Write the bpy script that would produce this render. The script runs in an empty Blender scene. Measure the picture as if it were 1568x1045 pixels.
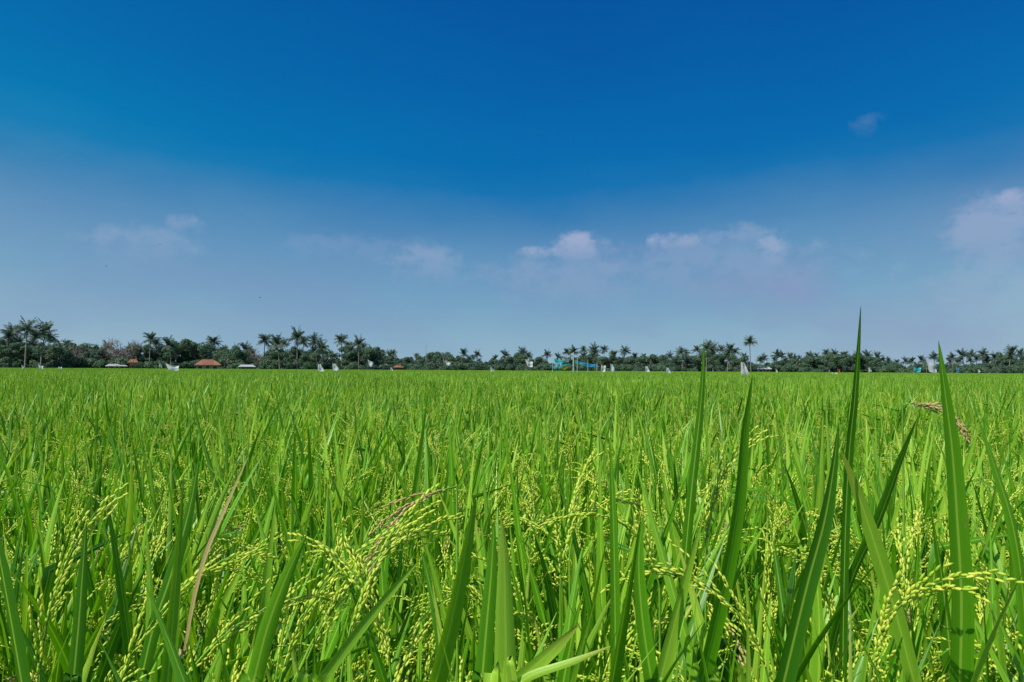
import bpy, math, random
from mathutils import Vector, Matrix, Euler
random.seed(7)
R=random.random
def U(a,b): return a+(b-a)*random.random()
scene=bpy.context.scene
scene.view_settings.view_transform='Standard'
scene.view_settings.look='None'
scene.view_settings.exposure=0

# ------------------------------------------------------------ camera
CAM_H=1.22
cam_d=bpy.data.cameras.new("camera"); cam=bpy.data.objects.new("camera",cam_d)
scene.collection.objects.link(cam); scene.camera=cam
cam_d.lens=26; cam_d.sensor_width=36; cam_d.clip_start=0.03; cam_d.clip_end=12000
CM=Matrix.Translation((0,0,CAM_H))@Matrix.Rotation(math.radians(90+2.25),4,'X')@Matrix.Rotation(math.radians(0.33),4,'Z')
cam.matrix_world=CM
F=26/36*1568
def P(px,py,d):
    return CM@Vector(((px-784)/F*d,(522.5-py)/F*d,-d))
def AE(px,py):
    v=(P(px,py,1)-Vector((0,0,CAM_H))).normalized()
    return math.atan2(v.x,v.y), math.asin(v.z)

# ------------------------------------------------------------ node helpers
class NT:
    def __init__(s,nt): s.nt=nt
    def n(s,t,**k):
        nd=s.nt.nodes.new(t)
        for a,b in k.items(): setattr(nd,a,b)
        return nd
    def l(s,a,b): s.nt.links.new(a,b)
    def set(s,inp,v):
        if isinstance(v,bpy.types.NodeSocket): s.l(v,inp)
        else: inp.default_value=v
    def m(s,op,a,b=0.0,c=0.0,clamp=False):
        nd=s.n('ShaderNodeMath',operation=op); nd.use_clamp=clamp
        s.set(nd.inputs[0],a); s.set(nd.inputs[1],b); s.set(nd.inputs[2],c)
        return nd.outputs[0]
    def mix(s,f,a,b,bt='MIX'):
        nd=s.n('ShaderNodeMix',data_type='RGBA',blend_type=bt)
        s.set(nd.inputs[0],f); s.set(nd.inputs[6],a); s.set(nd.inputs[7],b)
        return nd.outputs[2]
    def mr(s,v,a,b,c=0.0,d=1.0,smooth=True):
        nd=s.n('ShaderNodeMapRange'); nd.interpolation_type='SMOOTHSTEP' if smooth else 'LINEAR'
        s.set(nd.inputs[0],v); nd.inputs[1].default_value=a; nd.inputs[2].default_value=b
        nd.inputs[3].default_value=c; nd.inputs[4].default_value=d
        return nd.outputs[0]
    def noise(s,vec,scale,detail=3,rough=0.5):
        nd=s.n('ShaderNodeTexNoise'); 
        if vec is not None: s.l(vec,nd.inputs['Vector'])
        nd.inputs['Scale'].default_value=scale; nd.inputs['Detail'].default_value=detail; nd.inputs['Roughness'].default_value=rough
        return nd.outputs[0]
    def ramp(s,f,stops):
        nd=s.n('ShaderNodeValToRGB'); cr=nd.color_ramp
        while len(cr.elements)<len(stops): cr.elements.new(0.5)
        for e,(p,c) in zip(cr.elements,stops): e.position=p; e.color=(*c,1)
        s.l(f,nd.inputs[0]); return nd.outputs[0]
def lin(r,g,b):
    f=lambda c:(c/255/12.92 if c/255<=0.04045 else ((c/255+0.055)/1.055)**2.4)
    return (f(r),f(g),f(b))
def newmat(name):
    m=bpy.data.materials.new(name); m.use_nodes=True
    m.node_tree.nodes.clear(); t=NT(m.node_tree)
    out=t.n('ShaderNodeOutputMaterial'); return m,t,out

# ------------------------------------------------------------ sun and sky
SUN_EL=math.radians(51); SAZ=math.radians(-132)   # left and behind
S=Vector((math.sin(SAZ)*math.cos(SUN_EL),math.cos(SAZ)*math.cos(SUN_EL),math.sin(SUN_EL)))
sd=bpy.data.lights.new("sun",'SUN'); sd.energy=5.0; sd.angle=math.radians(0.5); sd.color=(1,0.96,0.87)
so=bpy.data.objects.new("sun",sd); scene.collection.objects.link(so)
so.location=(-20,-20,40); so.rotation_euler=S.to_track_quat('Z','Y').to_euler()

w=bpy.data.worlds.new("World"); scene.world=w; w.use_nodes=True
w.node_tree.nodes.clear(); t=NT(w.node_tree)
out=t.n('ShaderNodeOutputWorld'); bg=t.n('ShaderNodeBackground'); t.l(bg.outputs[0],out.inputs[0])
sky=t.n('ShaderNodeTexSky'); sky.sky_type='NISHITA'; sky.sun_disc=False
sky.sun_elevation=SUN_EL; sky.sun_rotation=SAZ%(2*math.pi); sky.ozone_density=3; sky.dust_density=0.4
tc=t.n('ShaderNodeTexCoord'); sep=t.n('ShaderNodeSeparateXYZ'); t.l(tc.outputs['Generated'],sep.inputs[0])
X,Y,Z=sep.outputs
az=t.m('ARCTAN2',X,Y); el=t.m('ARCSINE',Z)
cmb=t.n('ShaderNodeCombineXYZ'); t.l(t.m('MULTIPLY',az,0.45),cmb.inputs[0]); t.l(el,cmb.inputs[1])
nz=t.noise(cmb.outputs[0],7,6,0.55)
off=t.m('MULTIPLY',t.m('SUBTRACT',nz,0.5),0.085)
az2=t.m('MINIMUM',t.m('MULTIPLY',az,az),0.6)
bow=t.m('MULTIPLY',az2,-0.10)
elp=t.m('ADD',t.m('ADD',el,off),bow)
ep=t.m('MULTIPLY',elp,2.0)
grad=t.ramp(ep,[(0.0,lin(148,180,200)),(0.07,lin(136,174,198)),(0.16,lin(117,162,194)),(0.30,lin(92,145,187)),
  (0.40,lin(62,127,180)),(0.48,lin(18,114,177)),(0.55,lin(0,107,174)),(0.74,lin(0,95,167)),(0.93,lin(0,85,159)),(1.0,lin(0,82,156))])
lf=t.mr(az,-0.62,0.15,1.0,0.0)
lf=t.m('MULTIPLY',lf,t.mr(el,0.18,0.3))
grad=t.mix(lf,grad,t.mix(1.0,grad,(1.0,1.24,1.05,1),'MULTIPLY'))
veil=t.m('MULTIPLY',t.mr(nz,0.38,0.66),t.mr(az,-0.2,0.5,0.25,0.65))
veil=t.m('MULTIPLY',veil,t.mr(elp,0.10,0.22,1,0))
veil=t.m('MULTIPLY',veil,t.mr(el,0.0,0.06,0.2,1))
grad=t.mix(veil,grad,(*lin(138,152,190),1))
# cumulus near the horizon, placed by compass direction
cmc=t.n('ShaderNodeCombineXYZ'); t.l(t.m('MULTIPLY',az,0.75),cmc.inputs[0]); t.l(el,cmc.inputs[1])
cn=t.noise(cmc.outputs[0],20,7,0.62)
cn2=t.noise(cmc.outputs[0],70,4,0.6)
cnn=t.m('ADD',t.m('MULTIPLY',t.m('SUBTRACT',cn,0.5),5.2),t.m('MULTIPLY',t.m('SUBTRACT',cn2,0.5),2.0))
cells=[(880,374,40,22,.58),(832,386,44,11,.5),(945,378,60,14,.22),(1024,368,52,13,.5),(1125,364,70,22,.26),(1190,374,40,26,.5),
 (645,398,70,26,.27),(560,378,110,22,.12),(285,343,34,14,.24),(225,368,90,26,.2),(1530,345,58,44,.34),(1566,305,36,18,.5),(1540,400,110,60,.22),
 (1326,190,26,13,.10),(1080,395,200,36,.18),(870,420,160,36,.18)]
tot=None
for (px,py,rx,ry,it) in cells:
    a,e=AE(px,py)
    da=t.m('MULTIPLY',t.m('SUBTRACT',az,a),F/rx); de=t.m('MULTIPLY',t.m('SUBTRACT',el,e),F/ry)
    deb=t.m('MULTIPLY',t.m('MINIMUM',de,0.0),0.5); dd=t.m('ADD',t.m('MAXIMUM',de,0.0),deb)
    d2=t.m('ADD',t.m('MULTIPLY',da,da),t.m('MULTIPLY',dd,dd))
    v=t.m('ADD',t.m('SUBTRACT',1.0,d2),cnn)
    top=t.mr(v,-0.2,1.3)
    env=t.mr(d2,0.3,2.6,1.0,0.0)
    fade=t.mr(de,-1.8,0.5,0.15,1.0)
    v=t.m('MULTIPLY',t.m('MULTIPLY',t.m('MULTIPLY',top,env),fade),it)
    tot=v if tot is None else t.m('MAXIMUM',tot,v)
grad=t.mix(tot,grad,(*lin(186,190,216),1))
g10=t.mix(1.0,grad,(10,10,10,1),'MULTIPLY')
f=t.mr(el,0.5,0.9,0.98,0.0)
t.l(t.mix(f,sky.outputs[0],g10),bg.inputs[0]); bg.inputs[1].default_value=0.1

# ------------------------------------------------------------ materials
def leaf_mat(name,dark,mid,light,transl=0.38,rough=0.37,spot=True):
    m,t,out=newmat(name)
    at=t.n('ShaderNodeAttribute',attribute_name='lv'); uv=t.n('ShaderNodeUVMap',uv_map='uv')
    oi=t.n('ShaderNodeObjectInfo'); geo=t.n('ShaderNodeNewGeometry')
    su=t.n('ShaderNodeSeparateXYZ'); t.l(uv.outputs[0],su.inputs[0])
    r=t.m('ADD',t.m('MULTIPLY',at.outputs['Fac'],0.75),t.m('MULTIPLY',oi.outputs['Random'],0.25))
    big=t.noise(geo.outputs['Position'],0.35,2)
    r=t.m('ADD',r,t.m('MULTIPLY',t.m('SUBTRACT',big,0.5),0.6))
    col=t.ramp(r,[(0.05,dark),(0.5,mid),(0.95,light)])
    du=t.m('ABSOLUTE',t.m('SUBTRACT',su.outputs[0],0.5))
    rib=t.mr(du,0.03,0.09,1,0)
    col=t.mix(t.m('MULTIPLY',rib,0.4),col,(*[min(1,c*1.5+0.03) for c in light],1))
    vs=t.n('ShaderNodeMapping'); t.l(uv.outputs[0],vs.inputs[0]); vs.inputs['Scale'].default_value=(22,1.2,1)
    vn=t.noise(vs.outputs[0],1.0,2)
    col=t.mix(t.mr(vn,0.35,0.7,0,0.4),col,t.mix(1.0,col,(0.55,0.62,0.55,1),'MULTIPLY'))
    tip=t.m('MULTIPLY',t.mr(su.outputs[1],0.75,1.0),t.mr(at.outputs['Fac'],0.75,0.95))
    col=t.mix(t.m('MULTIPLY',tip,0.6),col,(0.42,0.36,0.08,1))
    sp=t.noise(geo.outputs['Position'],90,2)
    col=t.mix(t.mr(sp,0.68,0.78,0,0.35),col,(0.30,0.26,0.06,1))
    pb=t.n('ShaderNodeBsdfPrincipled'); t.l(col,pb.inputs['Base Color']); pb.inputs['Roughness'].default_value=rough
    pb.inputs['Specular IOR Level'].default_value=0.5
    bp=t.n('ShaderNodeBump'); bp.inputs['Strength'].default_value=0.25; bp.inputs['Distance'].default_value=0.001
    t.l(vn,bp.inputs['Height']); t.l(bp.outputs[0],pb.inputs['Normal'])
    tr=t.n('ShaderNodeBsdfTranslucent'); t.l(t.mix(1.0,col,(1.3,1.2,0.4,1),'MULTIPLY'),tr.inputs[0])
    mx=t.n('ShaderNodeMixShader'); mx.inputs[0].default_value=transl
    t.l(pb.outputs[0],mx.inputs[1]); t.l(tr.outputs[0],mx.inputs[2]); t.l(mx.outputs[0],out.inputs[0])
    return m
def plain(name,col,var=0.3,scale=8.0,rough=0.7,transl=0.0,metal=0):
    m,t,out=newmat(name)
    tc=t.n('ShaderNodeTexCoord'); n=t.noise(tc.outputs['Object'],scale,4)
    oi=t.n('ShaderNodeObjectInfo')
    c2=tuple(c*(1-var) for c in col)
    k=t.m('ADD',t.mr(n,0.3,0.7),t.m('MULTIPLY',t.m('SUBTRACT',oi.outputs['Random'],0.5),0.6),clamp=True)
    c=t.mix(k,(*c2,1),(*col,1))
    pb=t.n('ShaderNodeBsdfPrincipled'); t.l(c,pb.inputs['Base Color']); pb.inputs['Roughness'].default_value=rough
    pb.inputs['Metallic'].default_value=metal
    if transl>0:
        tr=t.n('ShaderNodeBsdfTranslucent'); t.l(c,tr.inputs[0]); mx=t.n('ShaderNodeMixShader'); mx.inputs[0].default_value=transl
        t.l(pb.outputs[0],mx.inputs[1]); t.l(tr.outputs[0],mx.inputs[2]); t.l(mx.outputs[0],out.inputs[0])
    else: t.l(pb.outputs[0],out.inputs[0])
    return m
M_leaf=leaf_mat("rice_leaf",(0.035,0.17,0.008),(0.14,0.42,0.010),(0.46,0.74,0.07))
M_dry=leaf_mat("dry_leaf",(0.24,0.17,0.06),(0.40,0.31,0.13),(0.5,0.42,0.20),0.25)
M_far=leaf_mat("rice_leaf_far",(0.05,0.22,0.009),(0.18,0.46,0.014),(0.46,0.72,0.07))
def grain_mat(name,a,b):
    m,t,out=newmat(name)
    at=t.n('ShaderNodeAttribute',attribute_name='lv')
    c=t.mix(at.outputs['Fac'],(*a,1),(*b,1))
    pb=t.n('ShaderNodeBsdfPrincipled'); t.l(c,pb.inputs['Base Color']); pb.inputs['Roughness'].default_value=0.5
    tr=t.n('ShaderNodeBsdfTranslucent'); t.l(c,tr.inputs[0]); mx=t.n('ShaderNodeMixShader'); mx.inputs[0].default_value=0.3
    t.l(pb.outputs[0],mx.inputs[1]); t.l(tr.outputs[0],mx.inputs[2]); t.l(mx.outputs[0],out.inputs[0])
    return m
M_grain=grain_mat("rice_grain",(0.42,0.66,0.03),(0.86,0.90,0.14))
M_gold=grain_mat("ripe_grain",(0.48,0.36,0.11),(0.72,0.60,0.28))
M_stem=plain("rice_stem",(0.18,0.42,0.03),0.4,6,0.5)

# ------------------------------------------------------------ mesh builder
class MB:
    def __init__(s): s.v=[];s.f=[];s.mi=[];s.uv=[];s.lv=[]
    def add(s,verts,faces,mat,uvs=None,lv=0.5):
        o=len(s.v); s.v.extend(verts)
        s.lv.extend([lv]*len(verts))
        for f in faces:
            s.f.append(tuple(i+o for i in f)); s.mi.append(mat)
            if uvs: s.uv.extend([uvs[i] for i in f])
            else: s.uv.extend([(0.25,0.5)]*len(f))
    def mesh(s,name,mats,smooth=True):
        me=bpy.data.meshes.new(name); me.from_pydata([tuple(v) for v in s.v],[],s.f)
        for m in mats: me.materials.append(m)
        me.polygons.foreach_set('material_index',s.mi)
        me.polygons.foreach_set('use_smooth',[smooth]*len(s.f))
        u=me.uv_layers.new(name='uv'); flat=[c for p in s.uv for c in p]; u.data.foreach_set('uv',flat)
        a=me.attributes.new('lv','FLOAT','POINT'); a.data.foreach_set('value',s.lv)
        me.update(); return me
    def obj(s,name,mats,coll=None,smooth=True):
        o=bpy.data.objects.new(name,s.mesh(name,mats,smooth)); (coll or scene.collection).objects.link(o); return o
UP=Vector((0,0,1))
def strip(mb,pts,wid,mat,lv,side0=None,fold=0.22,twist=0.0,flip=1):
    n=len(pts); vs=[];uv=[]
    for i,p in enumerate(pts):
        d=(pts[min(i+1,n-1)]-pts[max(i-1,0)]).normalized()
        if side0 is None:
            sd=d.cross(UP); 
            if sd.length<0.05: sd=Vector((1,0,0))
        else: sd=side0-d*side0.dot(d)
        sd.normalize(); 
        if twist: sd=Matrix.Rotation(twist*i/(n-1),3,d)@sd
        nr=sd.cross(d)
        w=wid[i]; 
        vs+= [p-sd*w/2+nr*w*fold*flip, p, p+sd*w/2+nr*w*fold*flip]
        tt=i/(n-1); uv+=[(0,tt),(0.5,tt),(1,tt)]
    fs=[]
    for i in range(n-1):
        a=i*3; fs+=[(a,a+1,a+4,a+3),(a+1,a+2,a+5,a+4)]
    mb.add(vs,fs,mat,uv,lv)
def leaf(mb,base,azm,L,th0,bend,w,nseg,mat=0,lv=None,pw=1.6,twist=0.0,kink=0.0):
    pts=[base.copy()];p=base.copy(); kp=U(.45,.75)
    for i in range(nseg):
        tt=(i+0.5)/nseg; th=th0+bend*tt**pw+(kink if tt>kp else 0)
        p=p+Vector((math.sin(th)*math.cos(azm),math.sin(th)*math.sin(azm),math.cos(th)))*(L/nseg); pts.append(p.copy())
    wd=[]
    for i in range(nseg+1):
        tt=i/nseg
        wd.append(w*max(0.03,min(1,0.45+tt*2.2)*(1-max(0,(tt-0.35)/0.65)**1.7)))
    side=Vector((-math.sin(azm),math.cos(azm),0))
    ro=Matrix.Rotation(U(-1.2,1.2),3,'Z'); side=ro@side
    strip(mb,pts,wd,mat,R() if lv is None else lv,side,0.2,twist)
def tube(mb,pts,r0,r1,mat,k=4,lv=0.5):
    n=len(pts); vs=[]
    for i,p in enumerate(pts):
        d=(pts[min(i+1,n-1)]-pts[max(i-1,0)]).normalized()
        a=d.cross(Vector((0.31,0.95,0.02))).normalized(); b=d.cross(a); r=r0+(r1-r0)*i/(n-1)
        for j in range(k):
            q=2*math.pi*j/k; vs.append(p+a*math.cos(q)*r+b*math.sin(q)*r)
    fs=[(i*k+j,i*k+(j+1)%k,(i+1)*k+(j+1)%k,(i+1)*k+j) for i in range(n-1) for j in range(k)]
    mb.add(vs,fs,mat,None,lv)
def grain(mb,p,d,L,r,mat,k=5):
    d=d.normalized(); a=d.cross(Vector((0.3,0.2,0.93)))
    if a.length<0.05:a=Vector((1,0,0))
    a.normalize(); b=d.cross(a)
    vs=[p]
    for tt,rr in ((0.28,0.9),(0.65,0.85)):
        for j in range(k):
            q=2*math.pi*j/k; vs.append(p+d*L*tt+(a*math.cos(q)+b*math.sin(q)*0.75)*r*rr)
    vs.append(p+d*L); e=len(vs)-1
    fs=[(0,1+(j+1)%k,1+j) for j in range(k)]+[(1+j,1+(j+1)%k,1+k+(j+1)%k,1+k+j) for j in range(k)]+[(1+k+j,1+k+(j+1)%k,e) for j in range(k)]
    mb.add(vs,fs,mat,None,R())
def panicle(mb,base,azm,L,th0,droop,gm=1,sm=3,nb=10,ng=10,k=4,gs=1.0):
    nseg=9; p=base.copy(); pts=[p.copy()];dirs=[]
    for i in range(nseg):
        tt=(i+0.5)/nseg; th=min(3.0,th0+droop*tt**1.3)
        d=Vector((math.sin(th)*math.cos(azm),math.sin(th)*math.sin(azm),math.cos(th))); dirs.append(d)
        p=p+d*L/nseg; pts.append(p.copy())
    dirs.append(dirs[-1]); tube(mb,pts,0.0014,0.0006,sm,3)
    for b in range(nb):
        tt=0.06+0.88*b/(nb-1); x=tt*nseg; i=min(int(x),nseg-1); q=pts[i].lerp(pts[i+1],x-i); d=dirs[i]
        ra=Vector((U(-1,1),U(-1,1),U(-1,1))); ra=(ra-d*ra.dot(d)).normalized()
        bd=(d+ra*U(0.05,0.24)).normalized(); bl=L*U(0.32,0.48)*(1.15-0.5*tt)
        m=max(4,int(ng*(1.2-0.45*tt))); c=q.copy()
        for g in range(m):
            bd=(bd+Vector((0,0,-0.02-0.05*tt))).normalized()
            c=c+bd*bl/m
            sdv=Vector((U(-1,1),U(-1,1),U(-1,1))); sdv=(sdv-bd*sdv.dot(bd)).normalized()
            grain(mb,c,bd+sdv*0.26,U(0.0090,0.0112)*gs,0.0020*gs,gm,k)

# ------------------------------------------------------------ rice clumps
proto=bpy.data.collections.new("rice_clumps")
def clump(idx,npan):
    mb=MB(); nt=random.randint(14,16)
    for k in range(nt):
        a=U(0,6.283); r=U(0.005,0.05); base=Vector((math.cos(a)*r,math.sin(a)*r,0))
        ln=U(0.03,0.19); H=U(0.55,0.73)
        pan=k<npan
        if pan: H=U(0.62,0.765)
        top=base+Vector((math.cos(a)*math.sin(ln)*H,math.sin(a)*math.sin(ln)*H,H*math.cos(ln)))
        midp=base.lerp(top,0.5)+Vector((U(-.01,.01),U(-.01,.01),0))
        tube(mb,[base,midp,top],0.0032,0.0018,3,4)
        kk=U(.6,1.5) if R()<0.07 else 0
        hb=U(0.76,0.92) if pan else U(0.84,0.98)
        leaf(mb,base.lerp(top,hb),a+U(-1.2,1.2),U(0.25,0.43),U(0.02,0.33),U(0.0,0.42),U(0.012,0.0215),9,twist=U(-.9,.9),kink=kk)
        leaf(mb,base.lerp(top,U(0.58,0.76)),a+U(-1.6,1.6),U(0.34,0.54),U(0.03,0.35),U(0.05,0.75),U(0.012,0.020),9,twist=U(-1.2,1.2))
        if R()<0.7: leaf(mb,base.lerp(top,U(0.4,0.55)),a+U(-2,2),U(0.36,0.5),U(0.12,0.5),U(0.2,1.2),U(0.011,0.016),8,mat=(4 if R()<0.08 else 0),twist=U(-.9,.9))
        if pan:
            g=2 if R()<0.03 else 1
            panicle(mb,top,a+U(-1.2,1.2),U(0.16,0.22),U(0.0,0.35),U(0.2,2.6),gm=g)
    for k in range(2):
        a=U(0,6.283); leaf(mb,Vector((0,0,0.2)),a,U(0.35,0.5),U(.3,.7),U(.8,1.8),0.011,7,mat=4)
    mb.obj("rice_clump_%02d"%idx,[M_leaf,M_grain,M_gold,M_stem,M_dry],proto)
for i in range(12): clump(i,[9,7,10,4,8,11,3,7,10,6,2,9][i])

proto2=bpy.data.collections.new("rice_patches")
def patch(idx):
    mb=MB()
    for gx in range(10):
        for gy in range(10):
            c=Vector((-1+(gx+.5)/10*2+U(-.07,.07),-1+(gy+.5)/10*2+U(-.07,.07),0)); hs=U(0.88,1.07)
            for k in range(14):
                a=U(0,6.283); b=c+Vector((math.cos(a),math.sin(a),0))*U(0.02,0.10)+Vector((0,0,U(0.48,.6)*hs))
                leaf(mb,b,a+U(-1,1),U(0.28,0.51)*hs,U(0.03,0.34),U(0,0.55),U(0.013,0.022),4,twist=U(-.7,.7))
            for k in range(4):
                a=U(0,6.283); p=c+Vector((math.cos(a),math.sin(a),0))*U(0.03,0.12)+Vector((0,0,U(.70,.85)*hs))
                pts=[p]; 
                for j in range(3):
                    th=0.3+j*0.8; p=p+Vector((math.sin(th)*math.cos(a),math.sin(th)*math.sin(a),math.cos(th)))*0.05; pts.append(p)
                tube(mb,pts,0.008,0.003,1,3,R()*.8)
    mb.obj("rice_patch_%02d"%idx,[M_far,M_grain],proto2)
for i in range(5): patch(i)

def scatter(name,pts,coll):
    """pts: (loc, euler, scale, idx)"""
    me=bpy.data.meshes.new(name); me.from_pydata([p[0] for p in pts],[],[])
    a=me.attributes.new('rot','FLOAT_VECTOR','POINT'); a.data.foreach_set('vector',[c for p in pts for c in p[1]])
    a=me.attributes.new('scl','FLOAT_VECTOR','POINT'); a.data.foreach_set('vector',[c for p in pts for c in p[2]])
    a=me.attributes.new('idx','INT','POINT'); a.data.foreach_set('value',[p[3] for p in pts])
    o=bpy.data.objects.new(name,me); scene.collection.objects.link(o)
    ng=bpy.data.node_groups.new(name+"_nodes",'GeometryNodeTree')
    ng.interface.new_socket('Geometry',in_out='INPUT',socket_type='NodeSocketGeometry')
    ng.interface.new_socket('Geometry',in_out='OUTPUT',socket_type='NodeSocketGeometry')
    n=ng.nodes; gi=n.new('NodeGroupInput'); go=n.new('NodeGroupOutput')
    ci=n.new('GeometryNodeCollectionInfo'); ci.inputs[0].default_value=coll; ci.inputs[1].default_value=True; ci.inputs[2].default_value=True
    ip=n.new('GeometryNodeInstanceOnPoints'); ip.inputs['Pick Instance'].default_value=True
    def na(nm,dt):
        x=n.new('GeometryNodeInputNamedAttribute'); x.data_type=dt; x.inputs[0].default_value=nm
        return [s for s in x.outputs if s.enabled and s.name=='Attribute'][0]
    L=ng.links.new
    L(gi.outputs[0],ip.inputs['Points']); L(ci.outputs[0],ip.inputs['Instance'])
    L(na('idx','INT'),ip.inputs['Instance Index'])
    er=n.new('FunctionNodeEulerToRotation'); L(na('rot','FLOAT_VECTOR'),er.inputs[0]); L(er.outputs[0],ip.inputs['Rotation'])
    L(na('scl','FLOAT_VECTOR'),ip.inputs['Scale']); L(ip.outputs[0],go.inputs[0])
    md=o.modifiers.new("scatter",'NODES'); md.node_group=ng
    return o
def eul(rz,tx,ty):
    return tuple((Matrix.Rotation(ty,3,'Y')@Matrix.Rotation(tx,3,'X')@Matrix.Rotation(rz,3,'Z')).to_euler())
pts=[]; sp=0.18; y=0.50
while y<17:
    xm=0.76*y+2.2; n=int(xm/sp)
    for i in range(-n,n+1):
        x=i*sp+U(-.05,.05); yy=y+U(-.05,.05)
        if math.hypot(x,yy)<0.47: continue
        s=U(0.89,1.06)*(1+0.03*math.sin(x*1.3+yy*0.7))
        pts.append(((x,yy,0),eul(U(0,6.283),U(-.09,.09),0.08+U(-.09,.09)),(s,s,s),random.randrange(12)))
    y+=sp
scatter("rice_field_near",pts,proto)
pts=[]; y=17.9
while y<286:
    xm=0.76*y+8; n=int(xm/2)+1
    for i in range(-n,n+1):
        pts.append(((i*2.0,y,0),eul(random.choice([0,1,2,3])*math.pi/2,0,0.03),(1,1,U(.97,1.03)),random.randrange(5)))
    y+=2
scatter("rice_field_far",pts,proto2)

# ------------------------------------------------------------ foreground plants seen individually
def hero(mb,spec,d0,d1=None,mat=0,lv=0.5,side=None,ext=True):
    """spec: list tip->base; depth from d0 at the tip to d1 at the base"""
    d1=d1 or d0; n=len(spec)
    K=[P(px,py,d0+(d1-d0)*i/(n-1)) for i,(px,py,_) in enumerate(spec)]
    W=[wp/F*(d0+(d1-d0)*i/(n-1)) for i,(_,_,wp) in enumerate(spec)]
    if ext:
        e=K[-1]+(K[-1]-K[-2])*0.5; K.append(e); W.append(W[-1]*0.9)
        K.append(Vector((e.x,e.y+0.03,max(0.0,e.z-0.35)))); W.append(0.006); K.append(Vector((e.x,e.y+0.04,0))); W.append(0.005)
    pp=[];ww=[]
    for i in range(len(K)-1):
        p0=K[max(i-1,0)];p1=K[i];p2=K[i+1];p3=K[min(i+2,len(K)-1)]
        for j in range(5):
            q=j/5; pp.append(0.5*((2*p1)+(p2-p0)*q+(2*p0-5*p1+4*p2-p3)*q*q+(3*p1-p0-3*p2+p3)*q**3)); ww.append(W[i]+(W[i+1]-W[i])*q)
    pp.append(K[-1]); ww.append(W[-1]); pp.reverse(); ww.reverse()
    strip(mb,pp,ww,mat,lv,side or Vector((1,U(-.4,.4),0)),0.18,0.0,random.choice([-1,1]))
def hpan(mb,px,py,d,azd,L,th0,droop,gm=1):
    b=P(px,py,d); panicle(mb,b,math.radians(azd),L,th0,droop,gm,3,12,10,5,0.92)
    tube(mb,[Vector((b.x+U(-.03,.03),b.y+.03,0)),b.lerp(Vector((b.x,b.y,0)),0.4)+Vector((.004,.01,0)),b],0.003,0.0015,3,5)
MATS=[M_leaf,M_grain,M_gold,M_stem,M_dry]
# right
mb=MB()
hero(mb,[(1318,470,0.6),(1314,540,6),(1308,620,10),(1300,700,12),(1294,830,12),(1290,1045,12)],0.85,0.95,lv=0.05)
hero(mb,[(1284,648,1),(1276,720,12),(1262,800,22),(1235,900,27),(1200,1045,30)],0.7,0.72,lv=0.10)
hero(mb,[(1437,522,0.6),(1447,600,13),(1458,690,22),(1466,800,28),(1472,920,32),(1470,1045,34)],0.62,0.66,lv=0.5)
hero(mb,[(1405,640,1),(1378,710,14),(1345,800,20),(1300,900,18),(1262,1045,16)],0.9,0.95,lv=0.15)
hero(mb,[(1288,690,1),(1315,760,16),(1345,850,24),(1372,940,24),(1400,1045,22)],0.72,0.75,lv=0.9)
hero(mb,[(1498,640,1),(1525,720,12),(1550,800,18),(1566,900,20),(1575,1045,20)],0.8,0.8,lv=0.6)
hpan(mb,1382,620,1.1,-20,0.085,1.4,1.2,2)
hpan(mb,1330,1060,0.66,-60,0.16,0.1,1.2); hpan(mb,1385,1000,0.8,60,0.18,0.1,1.6); hpan(mb,1180,1050,0.75,170,0.18,0.2,1.5)
mb.obj("rice_plant",MATS)
# centre-right
mb=MB()
hero(mb,[(1078,520,0.6),(1076,580,7),(1070,650,11),(1058,760,14),(1045,900,15),(1030,1045,16)],0.95,1.0,lv=0.03)
hero(mb,[(1152,575,0.8),(1140,660,14),(1132,760,20),(1112,880,24),(1075,1045,26)],0.8,0.85,lv=0.35)
hero(mb,[(934,672,1),(938,760,9),(941,870,14),(943,1045,17)],0.75,0.75,lv=0.3)
hero(mb,[(985,790,1),(978,860,16),(984,950,22),(998,1045,24)],0.7,0.7,lv=0.4)
hero(mb,[(888,955,1),(852,990,18),(810,1028,24),(770,1060,26)],0.55,0.58,lv=0.98)
hero(mb,[(935,990,1),(880,1012,10),(820,1032,13),(790,1050,14)],0.55,0.55,lv=0.93)
hpan(mb,858,900,1.0,40,0.17,0.05,0.6); hpan(mb,872,860,1.05,0,0.16,0.0,2.2); hpan(mb,1080,870,1.0,0,0.18,0.0,0.8); hpan(mb,1010,900,0.95,190,0.17,0.2,1.6)
mb.obj("rice_plant",MATS)
# centre
mb=MB()
hero(mb,[(768,795,1),(772,850,16),(774,930,28),(776,1045,38)],0.6,0.6,lv=0.85)
hero(mb,[(757,800,1),(752,880,18),(745,960,24),(738,1045,28)],0.63,0.63,lv=0.15)
hero(mb,[(728,760,1),(712,850,18),(692,950,26),(668,1045,30)],0.66,0.7,lv=0.55)
hero(mb,[(640,860,1),(600,905,12),(550,965,16),(490,1045,18)],0.62,0.6,lv=0.7)
hpan(mb,700,745,0.95,200,0.15,1.7,1.3,2)
hpan(mb,600,1060,0.75,170,0.17,0.05,1.0); hpan(mb,520,1060,0.7,40,0.18,0.1,0.8)
mb.obj("rice_plant",MATS)
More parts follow.
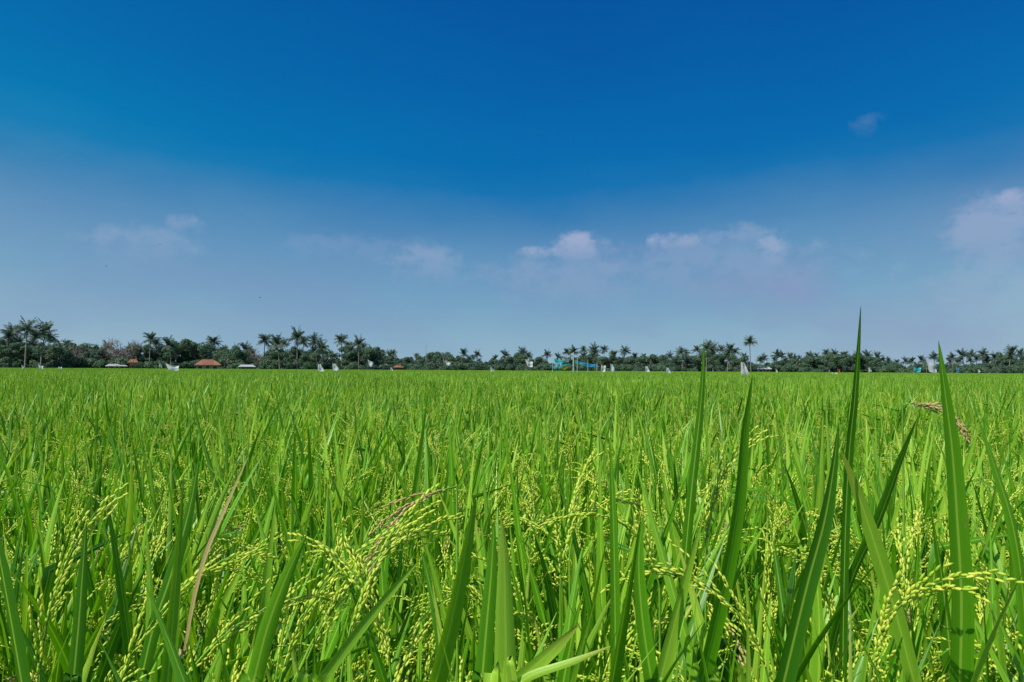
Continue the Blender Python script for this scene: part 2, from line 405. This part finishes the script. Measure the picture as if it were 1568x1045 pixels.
# left
mb=MB()
hero(mb,[(-12,790,1),(2,870,22),(18,960,28),(35,1060,30)],0.6,0.6,lv=0.12)
hero(mb,[(470,818,1),(440,880,18),(410,960,26),(388,1045,26)],0.66,0.68,lv=0.6)
hero(mb,[(380,700,1),(350,770,8),(320,840,11),(300,910,11),(284,1000,9)],0.75,0.75,mat=4,lv=0.7,side=Vector((.8,-.6,0)))
hero(mb,[(132,800,1),(126,880,14),(120,960,20),(112,1045,22)],0.66,0.66,lv=0.1)
hero(mb,[(305,700,1),(290,780,13),(262,880,22),(235,960,22),(215,1045,20)],0.8,0.8,lv=0.1)
hpan(mb,470,1010,0.78,20,0.19,0.4,0.9); hpan(mb,425,1060,0.75,20,0.2,0.2,1.0); hpan(mb,60,1060,0.75,30,0.19,0.0,0.6)
hpan(mb,175,1070,0.72,30,0.18,0.3,1.0); hpan(mb,275,1050,0.78,10,0.18,0.6,1.0)
mb.obj("rice_plant",MATS)

# ------------------------------------------------------------ ground
m,t,out=newmat("paddy_mud"); geo=t.n('ShaderNodeNewGeometry')
n1=t.noise(geo.outputs['Position'],1.5,6); n2=t.noise(geo.outputs['Position'],0.02,3)
c=t.mix(n1,(0.05,0.038,0.022,1),(0.09,0.075,0.04,1)); c=t.mix(t.mr(n2,0.4,0.6,0.2,0.8),c,(0.05,0.09,0.025,1))
pb=t.n('ShaderNodeBsdfPrincipled'); t.l(c,pb.inputs['Base Color']); pb.inputs['Roughness'].default_value=0.8
bp=t.n('ShaderNodeBump'); bp.inputs['Distance'].default_value=0.03; t.l(n1,bp.inputs['Height']); t.l(bp.outputs[0],pb.inputs['Normal']); t.l(pb.outputs[0],out.inputs[0])
mb=MB(); N=40
vs=[Vector(((i/N*2-1)**3*6000,(j/N*2-1)**3*6000,0)) for j in range(N+1) for i in range(N+1)]
mb.add(vs,[(j*(N+1)+i,j*(N+1)+i+1,(j+1)*(N+1)+i+1,(j+1)*(N+1)+i) for j in range(N) for i in range(N)],0)
mb.obj("ground",[m])

# ------------------------------------------------------------ trees
M_bark=plain("bark",(0.26,0.23,0.20),0.4,3,0.9)
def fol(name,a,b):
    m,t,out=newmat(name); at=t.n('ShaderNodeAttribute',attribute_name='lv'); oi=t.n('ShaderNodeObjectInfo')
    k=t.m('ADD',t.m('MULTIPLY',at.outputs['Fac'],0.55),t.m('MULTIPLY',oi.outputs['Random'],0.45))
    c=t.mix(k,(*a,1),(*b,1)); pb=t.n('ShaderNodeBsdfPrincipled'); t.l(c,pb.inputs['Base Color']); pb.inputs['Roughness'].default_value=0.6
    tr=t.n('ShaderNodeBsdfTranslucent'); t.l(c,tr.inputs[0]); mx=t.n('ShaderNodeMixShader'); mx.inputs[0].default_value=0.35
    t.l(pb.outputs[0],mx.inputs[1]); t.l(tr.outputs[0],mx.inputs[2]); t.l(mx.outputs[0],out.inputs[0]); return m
M_palm=fol("palm_frond",(0.055,0.10,0.078),(0.13,0.20,0.12))  # fronds tinted blue-grey: distance haze put into the base colour
M_fol=fol("broadleaf_foliage",(0.035,0.082,0.060),(0.12,0.22,0.10))  # bluish cast stands in for aerial haze, mixed into the leaf colour
M_brown=fol("sparse_dry_foliage",(0.16,0.14,0.11),(0.25,0.21,0.16))
def palm_mesh(H,seed):
    random.seed(seed); mb=MB()
    lean=U(0,6.28); am=U(0.2,1.2)
    pts=[Vector((math.cos(lean)*am*(i/7)**2,math.sin(lean)*am*(i/7)**2,H*i/7)) for i in range(8)]
    tube(mb,pts,0.22,0.13,0,7); top=pts[-1]
    nf=24
    for k in range(nf):
        a=k*2.4+U(-.3,.3); th=U(0.1,1.9) if k>5 else U(0.02,0.5); L=U(3.0,4.5); n=9; p=top.copy(); rp=[p.copy()]; ds=[]
        cv=U(0.5,1.5)
        for i in range(n):
            q=(i+.5)/n; an=min(3.0,th+q**1.5*cv); d=Vector((math.sin(an)*math.cos(a),math.sin(an)*math.sin(a),math.cos(an))); ds.append(d); p=p+d*L/n; rp.append(p.copy())
        tube(mb,rp,0.05,0.02,1,3,0.7); lv=R()
        for i in range(1,n):
            for h in (0,0.5):
                q=(i+h)/n; o=rp[i].lerp(rp[min(i+1,n)],h); d=ds[min(i,n-1)]
                sv=d.cross(UP).normalized()
                ll=1.1*math.sin(math.pi*min(1,q*0.85+0.15))**0.7+0.15
                for sg in (-1,1):
                    e=o+sv*sg*ll*0.7+d*ll*0.5+Vector((0,0,-ll*U(0.25,0.75)))
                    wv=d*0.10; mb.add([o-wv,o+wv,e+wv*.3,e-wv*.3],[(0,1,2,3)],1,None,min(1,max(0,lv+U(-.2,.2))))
    for k in range(6):
        a=U(0,6.28); c=top+Vector((math.cos(a)*.25,math.sin(a)*.25,-.3)); grain(mb,c+Vector((0,0,.15)),Vector((0,0,-1)),0.32,0.13,0,5)
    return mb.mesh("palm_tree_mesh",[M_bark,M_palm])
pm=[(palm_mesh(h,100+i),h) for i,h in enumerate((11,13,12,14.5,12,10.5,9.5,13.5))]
random.seed(21)
def ground_at(px,dist):
    v=P(px,570,1)-Vector((0,0,CAM_H)); v.z=0; v.normalize(); return v*dist
def basey(px): return 566+ (px-784)*0.0057
palms=[(8,512),(20,506),(38,500),(52,514),(62,504),(75,515),(98,524),(30,520),(46,525),(228,512),(240,520),(262,520),(327,516),(340,530),(404,512),(415,520),(428,515),(440,520),(455,505),(462,514),
 (486,512),(495,522),(523,511),(532,522),(549,515),(556,524),(566,530),(382,532),(600,541),(640,539),(622,545),(724,541),(733,546),(800,530),(790,540),(812,538),(868,532),(880,530),(895,529),(912,526),(925,528),(940,536),(955,529),
 (905,534),(985,540),(1000,541),(1020,542),(1040,531),(1052,534),(1066,529),(1082,524),(1092,523),(1103,529),(1114,527),(1126,532),(1150,516),(1140,540),(1168,546),(1186,546),(1208,541),(1222,544),(1238,541),(1252,541),(1266,536),(1280,537),(1295,539),(1312,540),(1330,539),(1345,541),(1352,547),
 (1372,550),(1395,550),(1412,549),(1440,548),(1456,550),(1470,551),(1487,549),(1503,544),(1512,550),(1530,548),(1545,536),(1553,543),(1563,539),(1578,545)]
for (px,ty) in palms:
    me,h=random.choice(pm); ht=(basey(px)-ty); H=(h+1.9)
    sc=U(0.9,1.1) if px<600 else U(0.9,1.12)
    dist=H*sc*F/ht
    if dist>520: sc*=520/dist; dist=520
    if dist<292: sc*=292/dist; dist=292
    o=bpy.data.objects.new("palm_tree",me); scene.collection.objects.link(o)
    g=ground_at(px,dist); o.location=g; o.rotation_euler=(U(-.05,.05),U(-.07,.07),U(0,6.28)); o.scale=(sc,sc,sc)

tproto=bpy.data.collections.new("broadleaf_tree_kinds")
def broad(idx,H,Wd,nq,mat,trunk=True,qs=0.5,sparse=False):
    mb=MB()
    if trunk:
        tube(mb,[Vector((0,0,0)),Vector((.15,.1,H*.22)),Vector((0.1,-.1,H*.45)),Vector((.3,.1,H*.75))],0.32,0.08,0,6)
    cl=[]
    for k in range(11 if trunk else 7):
        a=U(0,6.28); r=Wd*math.sqrt(R())*0.75; z=H*(U(0.35,0.88) if trunk else U(0.2,0.7)); z-=r*0.12*H/Wd
        c=Vector((math.cos(a)*r,math.sin(a)*r,z)); cl.append((c,U(0.28,0.5)*Wd*(0.8 if trunk else 1)))
        if trunk:
            s=Vector((.1,0,H*U(.25,.5))); tube(mb,[s,s.lerp(c,.5)+Vector((0,0,.3)),c],0.13,0.03,0,4)
            if sparse:
                for j in range(7):
                    e=c+Vector((U(-1,1),U(-1,1),U(0,1.2)))*Wd*.4; tube(mb,[c,c.lerp(e,.5)+Vector((0,0,.2)),e],0.05,0.015,0,3)
    for i in range(nq):
        c,r=random.choice(cl); d=Vector((random.gauss(0,1),random.gauss(0,1),random.gauss(0,1))).normalized()
        p=c+Vector((d.x,d.y,d.z*0.75))*r*(U(0.45,1.0)**0.5*U(.85,1.12)); p.z=max(p.z,0.1)
        n=(d+Vector((U(-.7,.7),U(-.7,.7),U(-.4,.9)))).normalized(); a=n.orthogonal().normalized(); b=n.cross(a); s=qs*U(.5,1.2)
        ang=U(0,3); a2=a*math.cos(ang)+b*math.sin(ang); b2=b*math.cos(ang)-a*math.sin(ang)
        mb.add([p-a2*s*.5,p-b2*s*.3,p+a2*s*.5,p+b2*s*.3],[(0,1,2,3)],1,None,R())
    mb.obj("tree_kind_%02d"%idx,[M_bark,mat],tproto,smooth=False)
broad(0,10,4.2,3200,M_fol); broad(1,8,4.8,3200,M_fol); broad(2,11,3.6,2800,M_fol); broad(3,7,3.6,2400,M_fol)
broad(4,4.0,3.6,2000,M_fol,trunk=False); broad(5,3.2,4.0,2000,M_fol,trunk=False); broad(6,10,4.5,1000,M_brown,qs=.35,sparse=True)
for i,me in ((7,pm[6][0]),(8,pm[5][0])):
    o=bpy.data.objects.new("tree_kind_%02d"%i,me); tproto.objects.link(o)
pts=[]
def tree(px,dist,i,s):
    g=ground_at(px,dist); pts.append(((g.x,g.y,0),(0,0,U(0,6.28)),(s*U(.9,1.15),s*U(.9,1.15),s),i))
px=-260
while px<1840:
    dd=300 if px<600 else 330+max(0,px-800)*0.06
    big=(1.08 if px<600 else 0.92)*(1+0.20*math.sin(px*0.021)+0.16*math.sin(px*0.057+1))
    tree(px,dd+U(-6,10),random.choice([4,5]),U(.9,1.45)); tree(px+4,dd+U(10,40),random.choice([4,5,3]),U(.95,1.3)*big)
    if R()<.8: tree(px,dd+U(12,60),random.choice([0,1,3,3,1]),U(.62,1.1)*big)
    if R()<.5: tree(px,dd+U(20,80),random.choice([7,8]),U(.6,.95))
    tree(px,dd+U(90,160),random.choice([1,3,0,1]),U(.9,1.25)*big)
    px+=9
for px,s,i in [(90,1.15,1),(150,1.05,1),(135,1.0,3),(182,1.25,6),(194,1.2,6),(172,1.05,6),(120,1.0,6),(215,1.15,0),(250,1.35,1),(278,1.6,1),(292,1.45,0),(270,1.4,0),(300,1.4,1),(352,1.15,1),(366,1.0,0),(345,1.1,3),(392,1.0,6),(420,1.05,0),(436,1.05,1),(475,1.05,1),(505,1.0,0),
   (542,1.25,0),(556,1.35,1),(535,1.2,2),(570,1.2,0),(15,1.2,0),(40,1.15,1),(65,1.15,0),(0,1.15,1),(780,1.0,1),(800,1.05,0),(825,1.0,1),(870,1.05,1),(885,.95,0),(900,1.05,0),(915,1.05,1),(930,.95,0),(945,1.05,1),(995,1.0,0),(1045,1.0,0),(1065,1.05,0),(1080,1.3,1),(1093,1.15,0),(1105,1.2,0),(1130,1.15,1),(1270,1.1,0),(1290,1.2,1),(1310,1.1,0),(1330,1.1,1)]:
    tree(px,296+U(0,20)+(40 if px>700 else 0),i,s)
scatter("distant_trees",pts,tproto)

# ------------------------------------------------------------ houses
M_tile=plain("clay_roof_tile",(0.30,0.13,0.08),0.4,1.5,0.85)
M_wall=plain("plaster_wall",(0.48,0.44,0.38),0.2,2,0.85)
M_dark=plain("window_opening",(0.03,0.03,0.035),0.2,2,0.4)
M_wood=plain("timber",(0.17,0.10,0.05),0.3,5,0.8)
def box(mb,x0,x1,y0,y1,z0,z1,mat=0):
    vs=[Vector((x,y,z)) for z in (z0,z1) for y in (y0,y1) for x in (x0,x1)]
    mb.add(vs,[(0,2,3,1),(4,5,7,6),(0,1,5,4),(2,6,7,3),(0,4,6,2),(1,3,7,5)],mat)
def house(name,px,dist,Wd,D,Hw,Hr,hip=0.18,roof=None):
    e=bpy.data.objects.new(name,None); scene.collection.objects.link(e); g=ground_at(px,dist); e.location=g
    e.rotation_euler=(0,0,-math.atan2(g.x,g.y)+U(-.15,.15))
    def part(mb,n,m):
        o=mb.obj(n,[m],smooth=False); o.parent=e
    mb=MB(); box(mb,-Wd/2,Wd/2,-D/2,D/2,0,Hw); part(mb,"walls",M_wall)
    mb=MB(); ov=0.7; a=Wd/2+ov; b=D/2+ov; r=Wd/2*(1-hip*2)
    z0=Hw+0.003; vs=[Vector(v) for v in ((-a,-b,z0),(a,-b,z0),(a,b,z0),(-a,b,z0),(-a,-b,z0+.15),(a,-b,z0+.15),(a,b,z0+.15),(-a,b,z0+.15),(-r,0,Hw+Hr),(r,0,Hw+Hr))]
    mb.add(vs,[(0,3,2,1),(0,1,5,4),(1,2,6,5),(2,3,7,6),(3,0,4,7),(4,5,9,8),(6,7,8,9),(5,6,9),(7,4,8)],0)
    for k in range(int(Wd/0.6)):
        x=-r+2*r*k/max(1,int(Wd/0.6)-1)
        tube(mb,[Vector((x,-b,z0+.2)),Vector((x,0,Hw+Hr+.05))],0.05,0.05,0,4)
    tube(mb,[Vector((-r,0,Hw+Hr+.03)),Vector((r,0,Hw+Hr+.03))],0.13,0.13,0,6); part(mb,"roof",roof or M_tile)
    mb=MB()
    for x in (-Wd*.32,Wd*.32): box(mb,x-.6,x+.6,-D/2-.03,-D/2-.004,0.9,2.0)
    part(mb,"windows",M_dark)
    mb=MB(); box(mb,-.5,.5,-D/2-.05,-D/2-.004,0,2.1); part(mb,"door",M_wood)
    mb=MB()
    for x in (-Wd*.45,-Wd*.15,Wd*.15,Wd*.45): box(mb,x-.06,x+.06,-b+.1,-b+.22,0,Hw)
    part(mb,"porch_posts",M_wood)
M_grey=plain("corrugated_metal",(0.5,0.52,0.54),0.25,2,0.5)
house("tile_roof_house",318,287,7.6,7,2.3,2.0,.25); house("tile_roof_house",204,290,2.0,4,3.0,1.2,.05); house("tile_roof_house",610,304,2.6,3,1.9,1.0)
house("metal_roof_house",178,290,5,4,1.7,.7,.02,M_grey); house("metal_roof_house",378,291,4.5,4,1.8,.7,.02,M_grey)
house("metal_roof_house",588,322,3.6,4,2.3,.7,.02,M_grey); house("metal_roof_house",1170,330,4.5,4,2.2,.8,.02,M_grey)

# ------------------------------------------------------------ bird-scaring flags in the paddy
M_white=plain("white_plastic_sheet",(0.80,0.82,0.84),0.2,3,0.5,0.35)
M_bamboo=plain("bamboo",(0.36,0.30,0.16),0.3,6,0.6)
M_blue=plain("blue_plastic",(0.03,0.30,0.62),0.25,3,0.45,0.25)
M_cyan=plain("turquoise_plastic",(0.07,0.55,0.62),0.25,3,0.45,0.3)
M_yel=plain("yellow_plastic",(0.75,0.60,0.08),0.2,3,0.5,0.3)
M_red=plain("red_cloth",(0.50,0.12,0.06),0.2,3,0.7,0.3)
def cloth(mb,corners,mat,nx=8,ny=6,amp=0.06):
    A,B,C,D=corners; ph=U(0,6); vs=[]; nrm=(B-A).cross(D-A).normalized()
    for j in range(ny+1):
        for i in range(nx+1):
            u=i/nx;v=j/ny; p=A.lerp(B,u).lerp(D.lerp(C,u),v)
            p=p+nrm*amp*(math.sin(u*7+ph+v*2)+.5*math.sin(v*9+ph*2+u*3))*(0.2+u)+Vector((0,0,-.06*math.sin(u*3.1)))
            vs.append(p)
    mb.add(vs,[(j*(nx+1)+i,j*(nx+1)+i+1,(j+1)*(nx+1)+i+1,(j+1)*(nx+1)+i) for j in range(ny) for i in range(nx)],mat)
def flag(px,py,wpx,hpx,dist,shape='tri',m=None,polepx=None):
    e=bpy.data.objects.new("bird_scaring_flag",None); scene.collection.objects.link(e)
    c=P(px,py,dist); g=ground_at(px,dist); e.location=(c.x,c.y,0)
    w=wpx/F*dist; h=hpx/F*dist; z=c.z
    top=z+h/2; mb=MB(); tube(mb,[Vector((-w/2,0,0)),Vector((-w/2+.01,.01,top*.5)),Vector((-w/2,0,top+0.08))],0.018,0.010,0,5)
    o=mb.obj("pole",[M_bamboo]); o.parent=e
    mb=MB(); x0=-w/2; x1=w/2
    if shape=='tri': cs=[Vector((x0,0,top)),Vector((x0+w*.35,.02,top-.02)),Vector((x1,.1,top-h)),Vector((x0,.0,top-h*.95))]
    elif shape=='sag': cs=[Vector((x0,0,top)),Vector((x1,.1,top-h*.35)),Vector((x1,.1,top-h)),Vector((x0+w*.25,0,top-h*.9))]
    else: cs=[Vector((x0,0,top)),Vector((x1,.1,top-h*.1)),Vector((x1-.1*w,.1,top-h)),Vector((x0,0,top-h))]
    cloth(mb,cs,0); o=mb.obj("sheet",[m or M_white]); o.parent=e
for a in [(62,562,7,8,85,'sag'),(92,564,5,5,90,'rect'),(35,562,4,6,100,'tri'),(263,562,20,11,55,'sag'),(246,559,4,7,70,'tri'),(492,563,10,12,60,'tri'),(515,562,11,11,65,'tri'),(567,556,8,11,75,'sag'),(686,556,9,8,75,'sag'),
  (754,566,6,8,80,'tri'),(810,556,11,12,65,'sag'),(600,565,4,5,100,'tri'),(924,564,7,10,70,'rect'),(939,563,8,12,65,'tri'),(992,565,7,9,80,'tri'),(1024,567,7,8,80,'tri'),
  (1142,566,15,24,50,'tri'),(1333,566,6,7,90,'tri'),(1427,561,17,20,60,'sag'),(1190,568,4,5,95,'tri'),(1500,568,5,5,100,'tri')]:
    flag(*a)
flag(1405,566,12,7,75,'rect',M_cyan); flag(1285,568,4,6,80,'rect',M_red); flag(1278,573,9,5,80,'rect'); flag(1468,566,6,7,85,'sag',M_blue)
e=bpy.data.objects.new("streamer_net",None); scene.collection.objects.link(e); D=90
def L2(px,py,dy=0): 
    v=P(px,py,D); v.y+=dy; return v
e.location=(0,0,0)
mb=MB()
for px,ty,wd in ((846,549,.03),(878,540,.08),(884,545,.04),(914,556,.03),(900,552,.03)):
    b=L2(px,ty); tube(mb,[Vector((b.x,b.y,0)),Vector((b.x,b.y,b.z*.5)),b],wd,wd*.7,0,5)
o=mb.obj("poles",[M_white]); o.parent=e
mb=MB()
cloth(mb,[L2(848,549),L2(860,552,.3),L2(863,557,.3),L2(850,556)],1); cloth(mb,[L2(844,560),L2(874,557,.4),L2(872,561,.4),L2(848,565)],1)
cloth(mb,[L2(880,551),L2(902,557,.3),L2(900,560,.3),L2(880,555)],1); cloth(mb,[L2(892,556,.1),L2(915,558,.3),L2(913,562,.3),L2(892,560,.1)],0)
cloth(mb,[L2(862,548),L2(872,551,.3),L2(870,555,.3),L2(860,552)],2,4,4); cloth(mb,[L2(862,559,-.1),L2(872,561,.2),L2(868,566,.2),L2(860,566)],3,4,4)
cloth(mb,[L2(850,556,-.1),L2(858,557,.2),L2(858,563,.2),L2(851,562)],2,4,4)
cloth(mb,[L2(872,542,-.1),L2(879,545,.2),L2(878,551,.2),L2(874,550)],2,4,4)
o=mb.obj("plastic_sheets",[M_blue,M_cyan,M_white,M_yel]); o.parent=e

# radio mast
mb=MB(); g=ground_at(652,420); H=(basey(652)-524)/F*420
for k in range(3):
    a=k*2.094; tube(mb,[g+Vector((math.cos(a)*.5,math.sin(a)*.5,0)),g+Vector((math.cos(a)*.12,math.sin(a)*.12,H))],0.06,0.05,0,4)
for i in range(14):
    z=H*i/14; r=.5-.38*i/14
    for k in range(3):
        a=k*2.094;b=a+2.094; tube(mb,[g+Vector((math.cos(a)*r,math.sin(a)*r,z)),g+Vector((math.cos(b)*r,math.sin(b)*r,z+H/14))],0.03,0.03,0,3)
mb.obj("radio_mast",[M_grey])

# birds
M_bird=plain("bird_feathers",(0.03,0.03,0.035),0.2,10,0.8)
for px,py,d in ((245,375,60),(398,456,75),(163,408,85)):
    mb=MB(); grain(mb,Vector((-.09,0,0)),Vector((1,0,0)),0.2,0.035,0,8)
    grain(mb,Vector((.07,0,.01)),Vector((1,0,.1)),0.06,0.018,0,6)
    for s in (-1,1):
        mb.add([Vector((.04,0,.01)),Vector((.02,s*.1,.05)),Vector((-.03,s*.22,.03)),Vector((-.05,s*.1,.04)),Vector((-.04,0,.01))],[(0,1,3,4),(1,2,3)],0)
    mb.add([Vector((-.08,0,0)),Vector((-.16,.03,0)),Vector((-.16,-.03,0))],[(0,1,2)],0)
    o=mb.obj("flying_bird",[M_bird]); o.location=P(px,py,d); o.rotation_euler=(U(-.3,.3),U(-.2,.2),U(0,3))
print("done")
